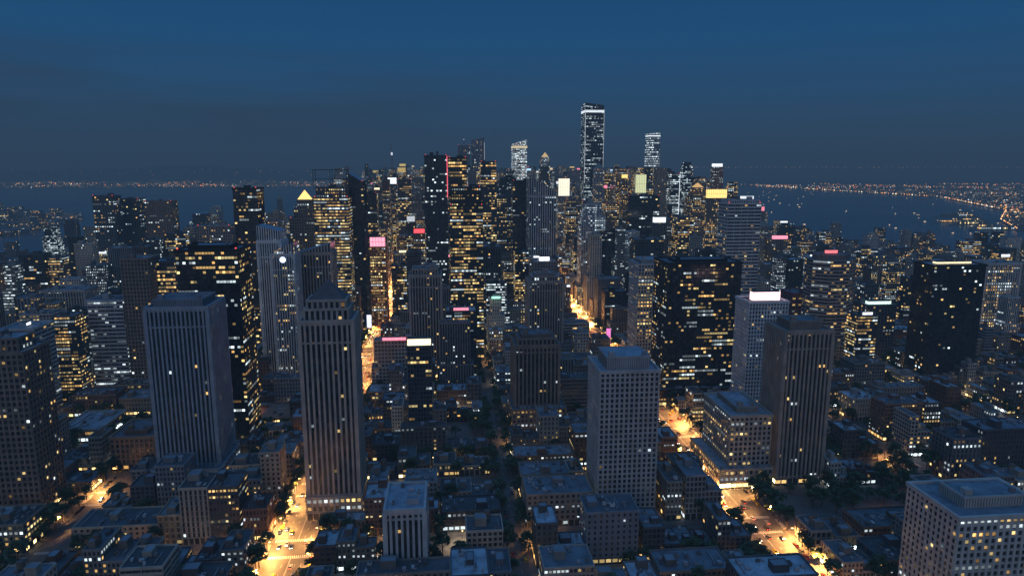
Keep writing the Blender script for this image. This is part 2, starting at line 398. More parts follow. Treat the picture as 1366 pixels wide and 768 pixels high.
hero('glass_skyscraper', 464, 484, 243, 900, 40, 'glass', (.03, .04, .05), .05, 2.8, crown=[('slant', 12, 0)])
hero('glass_skyscraper', 566, 596, 208, 960, 34, 'glass', (.03, .035, .05), .1, 2.6, crown=[('edge', (1, .1, .15), 2, 'r', .75)], cool=True)
hero('glass_skyscraper', 600, 644, 275, 765, 34, 'glass', (.03, .03, .032), 1.5, 2.5, 3.6, crown=[('step', 2, 20)], eb=.85)
hero('glass_skyscraper', 598, 622, 211, 840, 24, 'glass', (.03, .03, .032), .6, 2.6)
hero('glass_skyscraper', 622, 641, 250, 835, 24, 'glass', (.03, .03, .032), .3, 2.6)
hero('apartment_tower', 546, 588, 368, 690, 32, 'fins', (.32, .28, .26), .08, 2.8, crown=[('step', 3, 6)])
hero('art_deco_tower', 706, 751, 376, 740, 30, 'fins', (.3, .26, .24), .06, 3, crown=[('step', 3, 5), ('mech', 4, 3)])
hero('office_tower', 493, 514, 330, 900, 24, 'grid', (.45, .19, .09), 2, 2.6, crown=[('sign', (1, .3, .4), 2.2, 13, .5)], eb=1.4)
hero('office_tower', 396, 441, 338, 705, 30, 'fins', (.35, .32, .3), .08, 3, crown=[('slant', 0, 10)])
hero('apartment_tower', 160, 196, 346, 640, 28, 'grid', BROWN, .06, 3)
hero('office_tower', 198, 232, 350, 660, 28, 'glass', DGREY, 2.2, 2.5)
hero('office_tower', 116, 163, 402, 640, 26, 'bands', (.4, .42, .46), .8, 3, cool=True, eb=.7)
hero('apartment_tower', 122, 150, 262, 1150, 30, 'grid', DGREY, .15); hero('apartment_tower', 158, 184, 266, 1200, 30, 'grid', DGREY, .12)
hero('apartment_tower', 192, 228, 269, 1180, 30, 'grid', BROWN, .1)
hero('office_tower', 0, 44, 440, 560, 30, 'bands', (.42, .44, .46), .2, crown=[('sign', CW, 1.8, 3, 11)])
hero('brick_apartment_building', 146, 205, 585, 470, 36, 'grid', (.30, .2, .14), .06, crown=[('mech', 7, 3)])
hero('brick_apartment_building', 330, 388, 560, 560, 40, 'grid', (.32, .17, .11), .5)
hero('parking_garage', 78, 134, 575, 520, 44, 'bands', (.38, .33, .28), .9, 4)
hero('office_tower', 60, 112, 388, 780, 30, 'fins', (.35, .34, .34), .12, 3); hero('office_tower', 262, 306, 302, 900, 30, 'grid', (.3, .27, .25), .3, 3)
# --- midtown
hero('office_tower', 706, 742, 262, 1060, 40, 'fins', (.42, .43, .46), .1, crown=[('slant', 30, 8)], cool=True)
hero('supertall_skyscraper', 781, 806, 146, 1500, 44, 'glass', (.10, .12, .16), .38, 2.6, 4.2, taper=.88, eb=.7, crown=[('vee', CW, 1.2, 5), ('edge', CW, .7, 'l', .45), ('edge', CW, .5, 'r', .45), ('slant', 14, 9)], det=False, cool=True)
hero('supertall_skyscraper', 866, 881, 180, 2000, 34, 'bands', (.35, .37, .4), 4, 3, 6.5, taper=.82, eb=1.2, crown=[('vee', CW, 1.6, 3), ('slant', 5, 8)], det=False, cool=True)
hero('stepped_tower', 776, 808, 290, 1120, 34, 'grid', (.42, .43, .46), .6, crown=[('step', 3, 10), ('step', 3, 10)], cool=True)
hero('skyscraper', 611, 627, 194, 1900, 40, 'fins', (.24, .26, .3), .1, crown=[('spire', 25, 2)])
hero('skyscraper', 629, 646, 190, 1920, 40, 'fins', (.28, .31, .36), .1, crown=[('slant', 6, 14), ('edge', CW, .7, 'r', .8)])
hero('skyscraper', 684, 703, 194, 1700, 36, 'bands', (.6, .58, .54), 5, 3, crown=[('slant', 4, 14), ('vee', WARMW, .9, 5)], eb=1.3, cool=True)
hero('skyscraper', 641, 662, 216, 1060, 30, 'glass', DGREY, 1, 2.6)
hero('skyscraper', 684, 708, 242, 1130, 30, 'glass', BLACK, .12)
hero('office_tower', 722, 734, 214, 1900, 30, 'grid', GREY, .8, crown=[('step', 3, 8), ('pyr', 14, (1, .7, .3, .8))])
hero('office_tower', 745, 760, 262, 1500, 30, 'grid', GREY, .6, crown=[('sign', (1, .92, .7), 1.7, 38, .5)])
hero('office_tower', 822, 838, 232, 1650, 30, 'grid', BROWN, 1, crown=[('step', 3, 12)])
hero('office_tower', 838, 849, 226, 1800, 30, 'grid', GREY, 1.4, crown=[('mech', 2, 8)])
hero('office_tower', 848, 862, 258, 1500, 30, 'grid', GREY, 1, crown=[('sign', (.95, 1, .55), 1.0, 40, .5)])
hero('office_tower', 882, 893, 235, 1800, 30, 'glass', BLACK, .5)
hero('skyscraper', 894, 907, 232, 1500, 30, 'glass', (.05, .05, .06), .8, crown=[('edge', CW, 1.5, 'r', .3)], cool=True)
hero('office_tower', 925, 943, 256, 1380, 30, 'grid', BROWN, 1, crown=[('step', 4, 8), ('pyr', 10, (1, .6, .2, .9))])
hero('office_tower', 943, 970, 265, 1300, 30, 'grid', BROWN, 1, crown=[('sign', YEL, 1.9, 17, .5)])
hero('office_tower', 838, 880, 262, 1250, 34, 'glass', BLACK, .15); hero('office_tower', 848, 886, 320, 960, 30, 'glass', DGREY, .06)
hero('office_tower', 514, 530, 246, 1500, 30, 'grid', DGREY, .6, crown=[('sign', CW, 2.0, 14, 2)])
hero('radio_tower_building', 516, 530, 236, 2200, 30, 'grid', DGREY, .4, crown=[('spire', 110, 6)])
hero('office_tower', 551, 567, 312, 1000, 26, 'grid', BROWN, .8, crown=[('sign', (1, .08, .1), 1.8, 7, 1)])
hero('office_tower', 484, 502, 258, 1150, 30, 'glass', BLACK, .2); hero('office_tower', 530, 548, 240, 1350, 30, 'glass', DGREY, .4)
hero('office_tower', 660, 684, 262, 1200, 30, 'grid', DGREY, .8); hero('office_tower', 644, 668, 330, 900, 30, 'fins', DGREY, .3)
hero('office_tower', 755, 778, 268, 1350, 30, 'grid', DGREY, 1); hero('office_tower', 808, 826, 272, 1300, 30, 'grid', BROWN, 1)
hero('office_tower', 905, 926, 290, 1150, 30, 'glass', DGREY, 1)
hero('office_tower', 1030, 1056, 320, 1250, 30, 'grid', BROWN, .3, crown=[('sign', (1, .3, .4), 1.8, 7, 5)])
hero('office_tower', 713, 742, 350, 900, 30, 'grid', (.2, .2, .22), .3, crown=[('sign', CW, 2.5, 6, 8)])
hero('office_tower', 1058, 1086, 392, 800, 30, 'glass', (.2, .05, .09), .15)

# ------------------------------------------------------------ land, water
ISL = [(-1500, -500), (1500, -500), (1450, 900), (1190, 1620), (920, 2060), (900, 3000), (880, 4300), (500, 5300), (-200, 5300), (-720, 4400), (-880, 3000), (-1120, 1800), (-1400, 1250), (-1450, 900)]
WEST = [(-1620, 0), (-1620, 2100), (-1850, 2900), (-2500, 3300), (-6000, 3500), (-30000, 3500), (-30000, 0)]
NORTH = [(-30000, 6900), (-5000, 6900), (-3500, 7200), (-1500, 7600), (300, 8600), (1500, 10500), (1200, 60000), (-30000, 60000)]
EAST = [(1900, 1200), (30000, 1200), (30000, 60000), (2600, 60000), (2500, 9000), (2700, 7700), (3050, 4900), (2450, 3400), (2000, 2800), (1760, 2380)]
def inside(x, y, poly):
    c = False; n = len(poly)
    for i in range(n):
        x0, y0 = poly[i]; x1, y1 = poly[i-1]
        if (y0 > y) != (y1 > y) and x < (x1-x0)*(y-y0)/(y1-y0)+x0: c = not c
    return c
def ccw(p):
    s = sum(p[i-1][0]*p[i][1]-p[i][0]*p[i-1][1] for i in range(len(p)))
    return p if s > 0 else p[::-1]
m_ground = simple('ground_soil', (.05, .053, .05), .9, .02, .5)
mb = MB()
for p in (ISL, WEST, NORTH, EAST):
    mb.prism(ccw(p), -5, 0, (.1, .1, .1), mat=0, roofmat=0)
mb.obj('ground', mats=[m_ground])
mw, nt = newmat('river_water'); g = NG(nt)
geo = g.n('ShaderNodeNewGeometry')
n1 = g.noise(geo.outputs['Position'], .035, 5); n2 = g.noise(geo.outputs['Position'], .0016, 3)
bp = g.n('ShaderNodeBump'); bp.inputs['Strength'].default_value = .5; bp.inputs['Distance'].default_value = 3; g.L(n1, bp.inputs['Height'])
bs = g.bsdf(Base_Color=(.035, .075, .11), Roughness=g.M('ADD', .14, g.M('MULTIPLY', n2, .35))); g.L(bp.outputs[0], bs.inputs['Normal'])
me = bpy.data.meshes.new('water'); S = 60000
me.from_pydata([(-S, -3000, -2.5), (S, -3000, -2.5), (S, S, -2.5), (-S, S, -2.5)], [], [(0, 1, 2, 3)]); me.materials.append(mw)
o = bpy.data.objects.new('water', me); scene.collection.objects.link(o)
m_hill = simple('wooded_hill', (.03, .04, .035), .95, .002, .5)
def hills(x0, x1, y0, y1, hb, ha, seed):
    nx, ny = 140, 8; vs = []; fs = []
    for j in range(ny+1):
        for i in range(nx+1):
            x = x0+(x1-x0)*i/nx; y = y0+(y1-y0)*j/ny
            e = sin(pi*j/ny)**.7*min(1, 6*min(i, nx-i)/nx)
            h = hb+ha*(.5*sin(x*.0011+seed)+.3*sin(x*.0031+seed*2+j)+.2*sin(x*.008+seed*3+j*2)+.1*sin(x*.021+j))
            vs.append((x, y, -1+e*h))
    for j in range(ny):
        for i in range(nx):
            k = j*(nx+1)+i; fs.append((k, k+1, k+nx+2, k+nx+1))
    me = bpy.data.meshes.new('hills'); me.from_pydata(vs, [], fs); me.materials.append(m_hill)
    o = bpy.data.objects.new('hills', me); scene.collection.objects.link(o)
hills(-24000, -1500, 9500, 14500, 185, 70, 1.3)
hills(-9000, 1500, 14000, 17000, 200, 35, 4.0)
hills(2500, 24000, 15000, 19000, 175, 18, 2.2)

# ------------------------------------------------------------ streets
AV = [(-932, 14), (-792, 14), (-652, 14), (-512, 14), (-372, 15), (-232, 19), (-92, 27), (38, 9), (188, 29), (338, 15), (488, 14), (638, 14), (788, 14), (938, 14), (1088, 14), (1228, 14), (-1072, 14), (-1212, 14), (-1352, 14)]
AV.sort()
Y0g = 152; CS = 75; CW_ = 13
m_road, nt = newmat('asphalt'); g = NG(nt)
geo = g.n('ShaderNodeNewGeometry')
a = g.noise(geo.outputs['Position'], .25, 5); b = g.noise(geo.outputs['Position'], 2.5, 3)
k = g.M('ADD', .035, g.M('ADD', g.M('MULTIPLY', a, .09), g.M('MULTIPLY', b, .04)))
kc = g.n('ShaderNodeCombineColor'); [g.L(k, kc.inputs[i]) for i in range(3)]
g.bsdf(Base_Color=kc.outputs[0], Roughness=.6)
m_pave = simple('concrete_pavement', (.14, .135, .13), .85, .3, .4)
m_paint = simple('road_paint', (.7, .7, .66), .6, 1.5, .25)
road = MB(); pave = MB(); paint = MB(); blocks = []
def gin(x, y): X, Y = g2w(x, y); return inside(X, Y, ISL)
def q(mb, x0, x1, y0, y1, z): mb.face([(x0, y0, z), (x1, y0, z), (x1, y1, z), (x0, y1, z)], 0, (1, 1, 1))
NY = 66
for k_ in range(NY):
    ya, yb = Y0g+k_*CS, Y0g+(k_+1)*CS
    for i, (ax, aw) in enumerate(AV):
        if gin(ax, (ya+yb)/2): q(road, ax-aw/2, ax+aw/2, ya, yb, .02)
        if i+1 < len(AV):
            bx, bw = AV[i+1]
            x0, x1 = ax+aw/2, bx-bw/2; y0, y1 = ya+CW_/2, yb-CW_/2
            if gin((x0+x1)/2, ya): q(road, ax, bx, ya-CW_/2, ya+CW_/2, .012)
            if gin(x0, y0) and gin(x1, y1) and gin(x0, y1) and gin(x1, y0):
                pave.prism(rect(x0, x1, y0, y1), 0, .15, (1, 1, 1), mat=0, roofmat=0); blocks.append((x0, x1, y0, y1))
    if ya < 1200:
        for ax, aw in AV:
            if abs(ax) > 700: continue
            if aw > 20:
                for lx in (-7.2, -3.6, 3.6, 7.2):
                    y = ya+11
                    while y < yb-14: q(paint, ax+lx-.08, ax+lx+.08, y, y+3, .03); y += 9
                for lx in (-.2, .2): q(paint, ax+lx-.07, ax+lx+.07, ya+10, yb-10, .03)
            else:
                y = ya+11
                while y < yb-14: q(paint, ax-.07, ax+.07, y, y+3, .03); y += 9
            if aw > 12:
                for sy in (ya+CW_/2+1, ya-CW_/2-3.8):
                    x = ax-aw/2+.8
                    while x < ax+aw/2-.8: q(paint, x, x+.5, sy, sy+2.8, .03); x += 1.1
                for sx in (ax-aw/2-3.6, ax+aw/2+1):
                    y = ya-CW_/2+.6
                    while y < ya+CW_/2-.6: q(paint, sx, sx+2.6, y, y+.5, .03); y += 1.1
road.obj('roads', rot=A, mats=[m_road]); pave.obj('pavements', rot=A, mats=[m_pave]); paint.obj('road_markings', rot=A, mats=[m_paint])

# ------------------------------------------------------------ filler buildings
PAL = [(.27, .15, .10), (.2, .12, .1), (.38, .32, .25), (.32, .30, .28), (.5, .48, .45), (.12, .12, .13), (.24, .25, .28), (.42, .37, .31), (.16, .15, .15), (.34, .29, .26)]
NAMES_LOW = ['brick_apartment_building', 'low_rise_building', 'townhouse_block', 'commercial_building']
def free(x0, x1, y0, y1):
    for a, b, c, d in occ:
        if x0 < b+1.5 and x1 > a-1.5 and y0 < d+1.5 and y1 > c-1.5: return False
    return True
def height(x, y):
    r = R()
    if y < 620: return U(8, 22) if r < .82 else U(22, 40)
    if y < 900:
        if x < -230: return U(14, 45) if r < .65 else U(50, 90)
        return U(10, 34) if r < .8 else U(38, 75)
    if y < 1350:
        if x < -650: return U(12, 40) if r < .8 else U(40, 80)
        if x < -450: return U(20, 55) if r < .6 else U(60, 105)
        if x > 420: return U(10, 36) if r < .8 else U(40, 85)
        return U(20, 70) if r < .65 else U(80, 140)
    c = -400*min(1, y/2500) < x < 560+y*.08
    if c: return U(45, 110) if r < .6 else (U(110, 180) if r < .92 else U(180, 220))
    if x < 0: return U(8, 30) if r < .9 else U(40, 110)
    return U(8, 32) if r < .85 else U(35, 90)
def build(mb, w, d, h, det, x=0, y=0):
    col = random.choice(PAL); f = U(.45, .95) if h < 45 else U(.65, 1.2); col = tuple(c*f for c in col)
    rc = random.choice([(.07, .08, .09), (.12, .15, .18), (.25, .32, .38), (.45, .58, .68), (.1, .12, .14), (.18, .23, .28)])
    glass = h > 45 and R() < .4
    lit = random.choice([.03, .06, .15, .4]) if det else random.choice([.04, .1, .25, .7])
    if h > 60: lit = random.choice([.04, .1, .3, 1.1])
    st = R()
    ww, wh = (U(.86, .95), U(.6, .8)) if glass else ((U(.45, .6), 1.0) if st < .3 and h > 30 else ((.96, U(.4, .55)) if st < .5 and h > 30 else (U(.35, .7), U(.42, .62))))
    par = (U(0, .88) if R() < .88 else U(.91, 1), lit, ww, wh)
    if glass: col = random.choice([BLACK, DGREY, (.04, .05, .07)])
    mod = U(2.0, 3.4); fh = U(3.1, 3.9)
    pts = rect(x, x+w, y, y+d)
    c4 = (*col, 1.0)
    if det == 0:
        if h > 80 and R() < .6:
            hs = h*U(.6, .88); mb.prism(pts, 0.1, hs, c4, par, mod, fh, roof=rc); i_ = min(w, d)*U(.1, .22)
            p2 = offset(pts, -i_); mb.prism(p2, hs, h, c4, par, mod, fh, roof=rc)
            rr = R()
            if rr < .2: mb.prism(offset(p2, -2), h, h+U(4, 11), (*random.choice([WARMW, CW, YEL, PINK, CW, WARMW]), U(.4, 2.0)), mat=3)
            elif rr < .34:
                ex, ey = x+w/2, y+d/2; mb.prism(p2, h+.01, h+U(8, 20), (.2, .24, .24), mat=2, top=[(ex+(p[0]-ex)*.1, ey+(p[1]-ey)*.1) for p in p2], roofmat=2)
            elif rr < .48: mb.cyl(x+w/2, y+d/2, h, h+U(15, 40), .8, .2, (.3, .3, .3), 5)
            elif rr < .75: q_ = offset(p2, -min(w, d)*.1); mb.prism(q_, h, h+U(5, 12), c4, par, mod, fh, roof=rc)
        else:
            mb.prism(pts, .1, h, c4, par, mod, fh, roof=rc)
            if R() < .7:
                a_ = U(.1, .4); mb.tbox(x+w*a_, x+w*(a_+.4), y+d*.3, y+d*.7, h, h+U(3, 7), tuple(c*.8 for c in col))
            if h > 60 and R() < .12: mb.tbox(x+w*.2, x+w*.8, y-.5, y-.1, h-6, h-1.5, (*random.choice([CW, PINK, WARMW, (.4, .7, 1)]), 2), mat=3)
        return
    gf = 4.2
    mb.prism(pts, .15, gf, (*tuple(c*.8 for c in col), 3.0), (par[0], .8, .75, 1.0), 3.6, gf, roof=rc, cap=False)
    shape = R()
    if h > 40 and shape < .6:
        hs = h*U(.3, .7); mb.prism(pts, gf, hs, c4, par, mod, fh, roof=rc); mb.ring(pts, hs-.4, hs+.8, .25, .35, col)
        i_ = min(w, d)*U(.12, .2); p2 = rect(x+i_, x+w-i_, y+i_, y+d-i_)
        mb.prism(p2, hs, h, c4, par, mod, fh, roof=rc); mb.ring(p2, h-.5, h+.9, .3, .35, col)
        if det > 1: mb.fins(p2, hs, h, mod*2, .5, .3, col)
        clutter(mb, x+i_+1, x+w-i_-1, y+i_+1, y+d-i_-1, h, col, .8 if det > 1 else .3)
    elif det > 1 and shape < .45 and w > 15 and d > 14:
        cw = w*U(.35, .6); h2 = max(7, h*U(.4, .8))
        a_, b_ = rect(x, x+cw, y, y+d), rect(x+cw, x+w, y, y+d*U(.5, .95))
        for pq, hh in ((a_, h), (b_, h2)):
            mb.prism(pq, gf+.001, hh, c4, par, mod, fh, roof=rc); mb.ring(pq, hh-.5, hh+.8, .2, .35, tuple(c*1.1 for c in col))
            clutter(mb, pq[0][0]+.8, pq[1][0]-.8, pq[0][1]+.8, pq[2][1]-.8, hh, col, 1.0)
        mb.face([(x+cw, y, gf-.01), (x+w, y, gf-.01), (x+w, y+d, gf-.01), (x+cw, y+d, gf-.01)], 1, rc)
    else:
        mb.prism(pts, gf, h, c4, par, mod, fh, roof=rc); mb.ring(pts, h-.5, h+.9, .25, .35, tuple(c*1.1 for c in col))
        mb.ring(pts, gf-.2, gf+.3, .3, -.003, tuple(c*.9 for c in col))
        if det > 1 and R() < .5: mb.fins(pts, gf+.3, h-.5, mod*random.choice([1, 2, 3]), .45, .25, tuple(c*1.05 for c in col))
        if det > 1 and R() < .4: mb.bands(pts, gf+.3, h-.6, fh, .35, .16, tuple(c*.85 for c in col))
        clutter(mb, x+.8, x+w-.8, y+.8, y+d-.8, h, col, 1.3 if det > 1 else .3)
    if h > 45 and R() < .12: mb.tbox(x+w*.25, x+w*.75, y+.9, y+1.3, h+1, h+3.6, (*random.choice([CW, WARMW, (.4, 1, .7), PINK]), 1.8), mat=3)
dist = MB(); trees_at = []
nind = 0
for (x0, x1, y0, y1) in blocks:
    X, Y = g2w((x0+x1)/2, (y0+y1)/2)
    if abs(X) > .86*Y+110 or Y < 200: continue
    far = Y > 1150
    margin = 3.6
    bx0, bx1, by0, by1 = x0+margin, x1-margin, y0+margin, y1-margin
    if not far and R() < .03 and Y > 500:
        for _ in range(45): trees_at.append((U(bx0, bx1), U(by0, by1)))
        continue
    rows = [(by0, by0+(by1-by0)*U(.4, .5)), (by1-(by1-by0)*U(.36, .44), by1)]
    for (ra, rb) in rows:
        x = bx0
        while x < bx1-8:
            w = (U(11, 24) if R() < .6 else U(24, 48)) if not far else U(20, 42)
            if bx1-(x+w) < 10: w = bx1-x
            d = (rb-ra); h = height(x, ra)
            if h > 60: w = min(max(w, 20), 36)
            w = min(w, bx1-x)
            ya_, yb_ = ra, rb
            if not far:
                if R() < .3: ya_ += U(0, 4)
                if R() < .05:
                    for _ in range(5): trees_at.append((U(x, x+w), U(ya_, yb_)))
                    x += w; continue
                # trim the lot until it clears the neighbouring tower
                if not free(x, x+w, ya_, yb_):
                    ok = False
                    for (w2, y2, y3) in ((w*.6, ya_, yb_), (w, ya_, ya_+(yb_-ya_)*.5), (w, yb_-(yb_-ya_)*.5, yb_), (9, ya_, yb_), (9, ya_, ya_+11), (9, yb_-11, yb_)):
                        if w2 > 8 and free(x, x+w2, y2, y3): w, ya_, yb_ = w2, y2, y3; ok = True; h = min(h, 26); break
                    if not ok:
                        if R() < .5: trees_at.append((x+U(0, 5), U(ya_, yb_)))
                        x += 5; continue
            if free(x, x+w, ya_, yb_):
                if far: build(dist, w-(0 if R() < .4 else U(1, 6)), d*U(.7, 1), h, 0, x, ya_)
                else:
                    mb = MB(); gxy = g2w(x, ya_)
                    build(mb, w-(.3 if R() < .6 else U(1., 3)), (yb_-ya_)*U(.8, 1), h, 2 if Y < 720 else 1)
                    mb.obj(('apartment_tower' if h > 40 else random.choice(NAMES_LOW)), (*gxy, 0), A); nind += 1
            x += w
    if not far and Y < 850:
        for _ in range(10): trees_at.append((U(bx0, bx1), U(by0+(by1-by0)*.46, by0+(by1-by0)*.58)))
dist.obj('distant_city_blocks', rot=A)

# far shores: low towns
far = MB()
def town(poly, n, ymin, ymax, xmin, xmax, hmax, lit):
    c = 0; t_ = 0
    while c < n and t_ < n*20:
        t_ += 1
        X = U(xmin, xmax); Y = U(ymin, ymax)
        if abs(X) > Y*.85 or not inside(X, Y, poly): continue
        c += 1
        w, d = U(18, 60), U(18, 50); h = U(5, 18) if R() < .93 else U(20, hmax)
        col = random.choice(PAL)
        far.prism(rect(X, X+w, Y, Y+d), -.5, h, (*col, 1.2), (U(0, .88), lit, .6, .6), 5, 5, roof=(.15, .16, .18))
town(WEST, 500, 1500, 3400, -4000, -1670, 55, .2)
town(EAST, 700, 2200, 6500, 1900, 6000, 45, .25)
town(EAST, 30, 2800, 4000, 2100, 2900, 120, .4)
town(NORTH, 700, 6900, 9500, -8000, 1500, 50, .4)
far.obj('distant_town')
lm = MB()
def lantern(X, Y, z, r, c, st):
    a = [(X+r*cos(i*pi/2), Y+r*sin(i*pi/2)) for i in range(4)]
    for i in range(4):
        j = (i+1) % 4
        lm.face([(*a[i], z), (*a[j], z), (X, Y, z+r)], 0, (*c, st)); lm.face([(*a[j], z), (*a[i], z), (X, Y, z-r)], 0, (*c, st))
OR = (1, .42, .12)
def scatter(poly, n, ymin, ymax, xmin, xmax, z=(8, 14), s=.0006, st=(.6, 3.6)):
    c = 0; t_ = 0
    while c < n and t_ < n*30:
        t_ += 1
        X = U(xmin, xmax); Y = U(ymin, ymax)
        if abs(X) > Y*.85 or not inside(X, Y, poly): continue
        if sin(X*.004+Y*.0021)+sin(Y*.003+1+X*.001)+U(-.8, .8) < .1: continue
        c += 1
        col = OR if R() < .62 else random.choice([(1, .75, .45), (1, .85, .65), (.8, .9, 1), (1, .2, .12)])
        lantern(X, Y, U(*z), math.hypot(X, Y)*s*U(.4, 1.3), col, U(*st)*(3 if R() < .08 else 1))
scatter(WEST, 380, 1400, 3400, -4200, -1640)
scatter(EAST, 1200, 2200, 8500, 1800, 8000)
scatter(EAST, 420, 2400, 3800, 1800, 3100, st=(1, 5))
scatter(NORTH, 900, 6900, 9500, -9000, 1500)
scatter(ISL, 450, 1300, 4300, -1400, 1200, z=(9, 30), s=.0005)
for (a_, b_) in ((EAST[-1], EAST[-2]), (EAST[-2], EAST[-3]), (EAST[-3], EAST[-4]), (EAST[-4], EAST[-5]), (WEST[1], WEST[2])):
    L = math.hypot(b_[0]-a_[0], b_[1]-a_[1]); n = int(L/34)
    for i in range(n):
        t = (i+U(-.4, .4))/n; X = a_[0]+(b_[0]-a_[0])*t; Y = a_[1]+(b_[1]-a_[1])*t
        if R() < .8: lantern(X, Y, 9, math.hypot(X, Y)*.0007*U(.5, 1.3), OR if R() < .6 else (1, .8, .55), U(1.5, 6))
for i in range(110):
    X = 3800+i*110+U(-40, 40); lantern(X, 14900, U(190, 200), 12*U(.5, 1.1), OR, U(1.5, 5))
for i in range(70):
    X = -9000+i*140+U(-90, 90); lantern(X, 9400, U(90, 180), 6*U(.5, 1.1), OR, U(.6, 2.5))
for ax, aw in AV:
    for i in range(60):
        y = 1250+i*45
        if not gin(ax, y): continue
        for sx in (-aw/2, aw/2):
            if R() < .8: X, Y = g2w(ax+sx, y); lantern(X, Y, 9, Y*.0005, OR, U(1.2, 4))
lm.obj('distant_street_lamps', mats=[SIGN])

# ------------------------------------------------------------ led billboards
def billboard(px, py0, py1, wpx, Y, c, st):
    a, yc, dz = ray(px, py0); t = Y/yc; X = a*t; zt = H+dz*t
    _, yc1, dz1 = ray(px, py1); zb = max(4, H+dz1*Y/yc1); w = wpx*t/F
    mb = MB()
    for xx in (w*.2, w*.8-.5): mb.tbox(xx, xx+.5, .3, .8, .1, zb, (.06, .06, .06))
    mb.tbox(-.3, w+.3, .15, 1.1, zb-.3, zt+.3, (.05, .05, .05))
    mb.face([(0, .1, zb), (w, .1, zb), (w, .1, zt), (0, .1, zt)], 3, (*c, st), uv=[(0, 0), (2, 0), (2, 3), (0, 3)])
    gx, gy = w2g(X, Y)
    mb.obj('led_billboard', (X, Y, 0), A)
billboard(809, 438, 458, 6, 740, (1, .25, .7), 1.1); billboard(489, 420, 437, 6, 880, (.75, .8, 1), 1.6)
billboard(1248, 508, 518, 16, 690, (1, .7, .6), 1.2)

# ------------------------------------------------------------ street lamps
m_pole = simple('painted_steel', (.06, .065, .06), .5, metal=.6)
m_glow = simple('sodium_lens', (.8, .7, .5), .3, em=(1, .58, .22), ems=14)
def lamp_mesh():
    mb = MB()
    mb.cyl(0, 0, 0, .6, .22, .18, (1, 1, 1), 8, mat=0); mb.cyl(0, 0, .6, 9, .11, .07, (1, 1, 1), 8, mat=0)
    mb.prism(rect(-.05, 2.2, -.05, .05), 8.9, 9.0, (1, 1, 1), mat=0, roofmat=0)
    mb.prism([(1.6, -.2), (2.7, -.14), (2.7, .14), (1.6, .2)], 8.92, 9.12, (1, 1, 1), mat=0, roofmat=0)
    mb.prism(rect(1.65, 2.7, -.25, .25), 8.7, 8.915, (1, 1, 1), mat=1, roofmat=1)
    mb.face([(1.65, -.25, 8.7), (1.65, .25, 8.7), (2.7, .25, 8.7), (2.7, -.25, 8.7)], 1, (1, 1, 1))
    o = mb.obj('street_lamp', mats=[m_pole, m_glow]); return o
proto = lamp_mesh(); lamp_me = proto.data; bpy.data.objects.remove(proto)
nl = 0
def bulb(e, c):
    ld = bpy.data.lights.new('bulb', 'SPOT'); ld.energy = e; ld.color = c; ld.spot_size = radians(164); ld.spot_blend = .5; ld.shadow_soft_size = .4
    return ld
def lamp_at(X, Y, rot, e, c):
    global nl
    o = bpy.data.objects.new('street_lamp', lamp_me); scene.collection.objects.link(o)
    o.location = (X, Y, .15); o.rotation_euler = (0, 0, rot)
    if e > 0:
        lo = bpy.data.objects.new('bulb', bulb(e, c)); scene.collection.objects.link(lo); lo.parent = o; lo.location = (2.2, 0, 8.5); nl += 1
for ax, aw in AV:
    main = aw > 20
    y = 262
    while y < (1900 if main else 1050):
        step = (27 if y < 900 else 45) if main else 50
        Pw = (66000 if y < 900 else 240000) if main else (34000 if aw > 16 else 19000)
        for side, yy in ((1, y), (-1, y+step/2)):
            if not main and (side < 0 or aw < 11 or abs(ax) > 800 or R() > .8): continue
            X, Y = g2w(ax-side*(aw/2+.7), yy)
            if abs(X) > .84*Y+60 or Y < 260: continue
            lamp_at(X, Y, A+(0 if side > 0 else pi), Pw*U(.35, 1.6), (1, .43, .11))
        y += step
for k_ in range(12):
    yy = Y0g+k_*CS
    for x in range(-500, 620, 46):
        if any(abs(x-ax) < aw/2+4 for ax, aw in AV): continue
        if R() < .55:
            X, Y = g2w(x, yy-CW_/2-.7)
            if abs(X) > .8*Y or Y < 280: continue
            lamp_at(X, Y, A+pi/2, 17000*U(.2, 2.6), random.choice([(1, .44, .13), (1, .48, .17), (1, .7, .4)]))

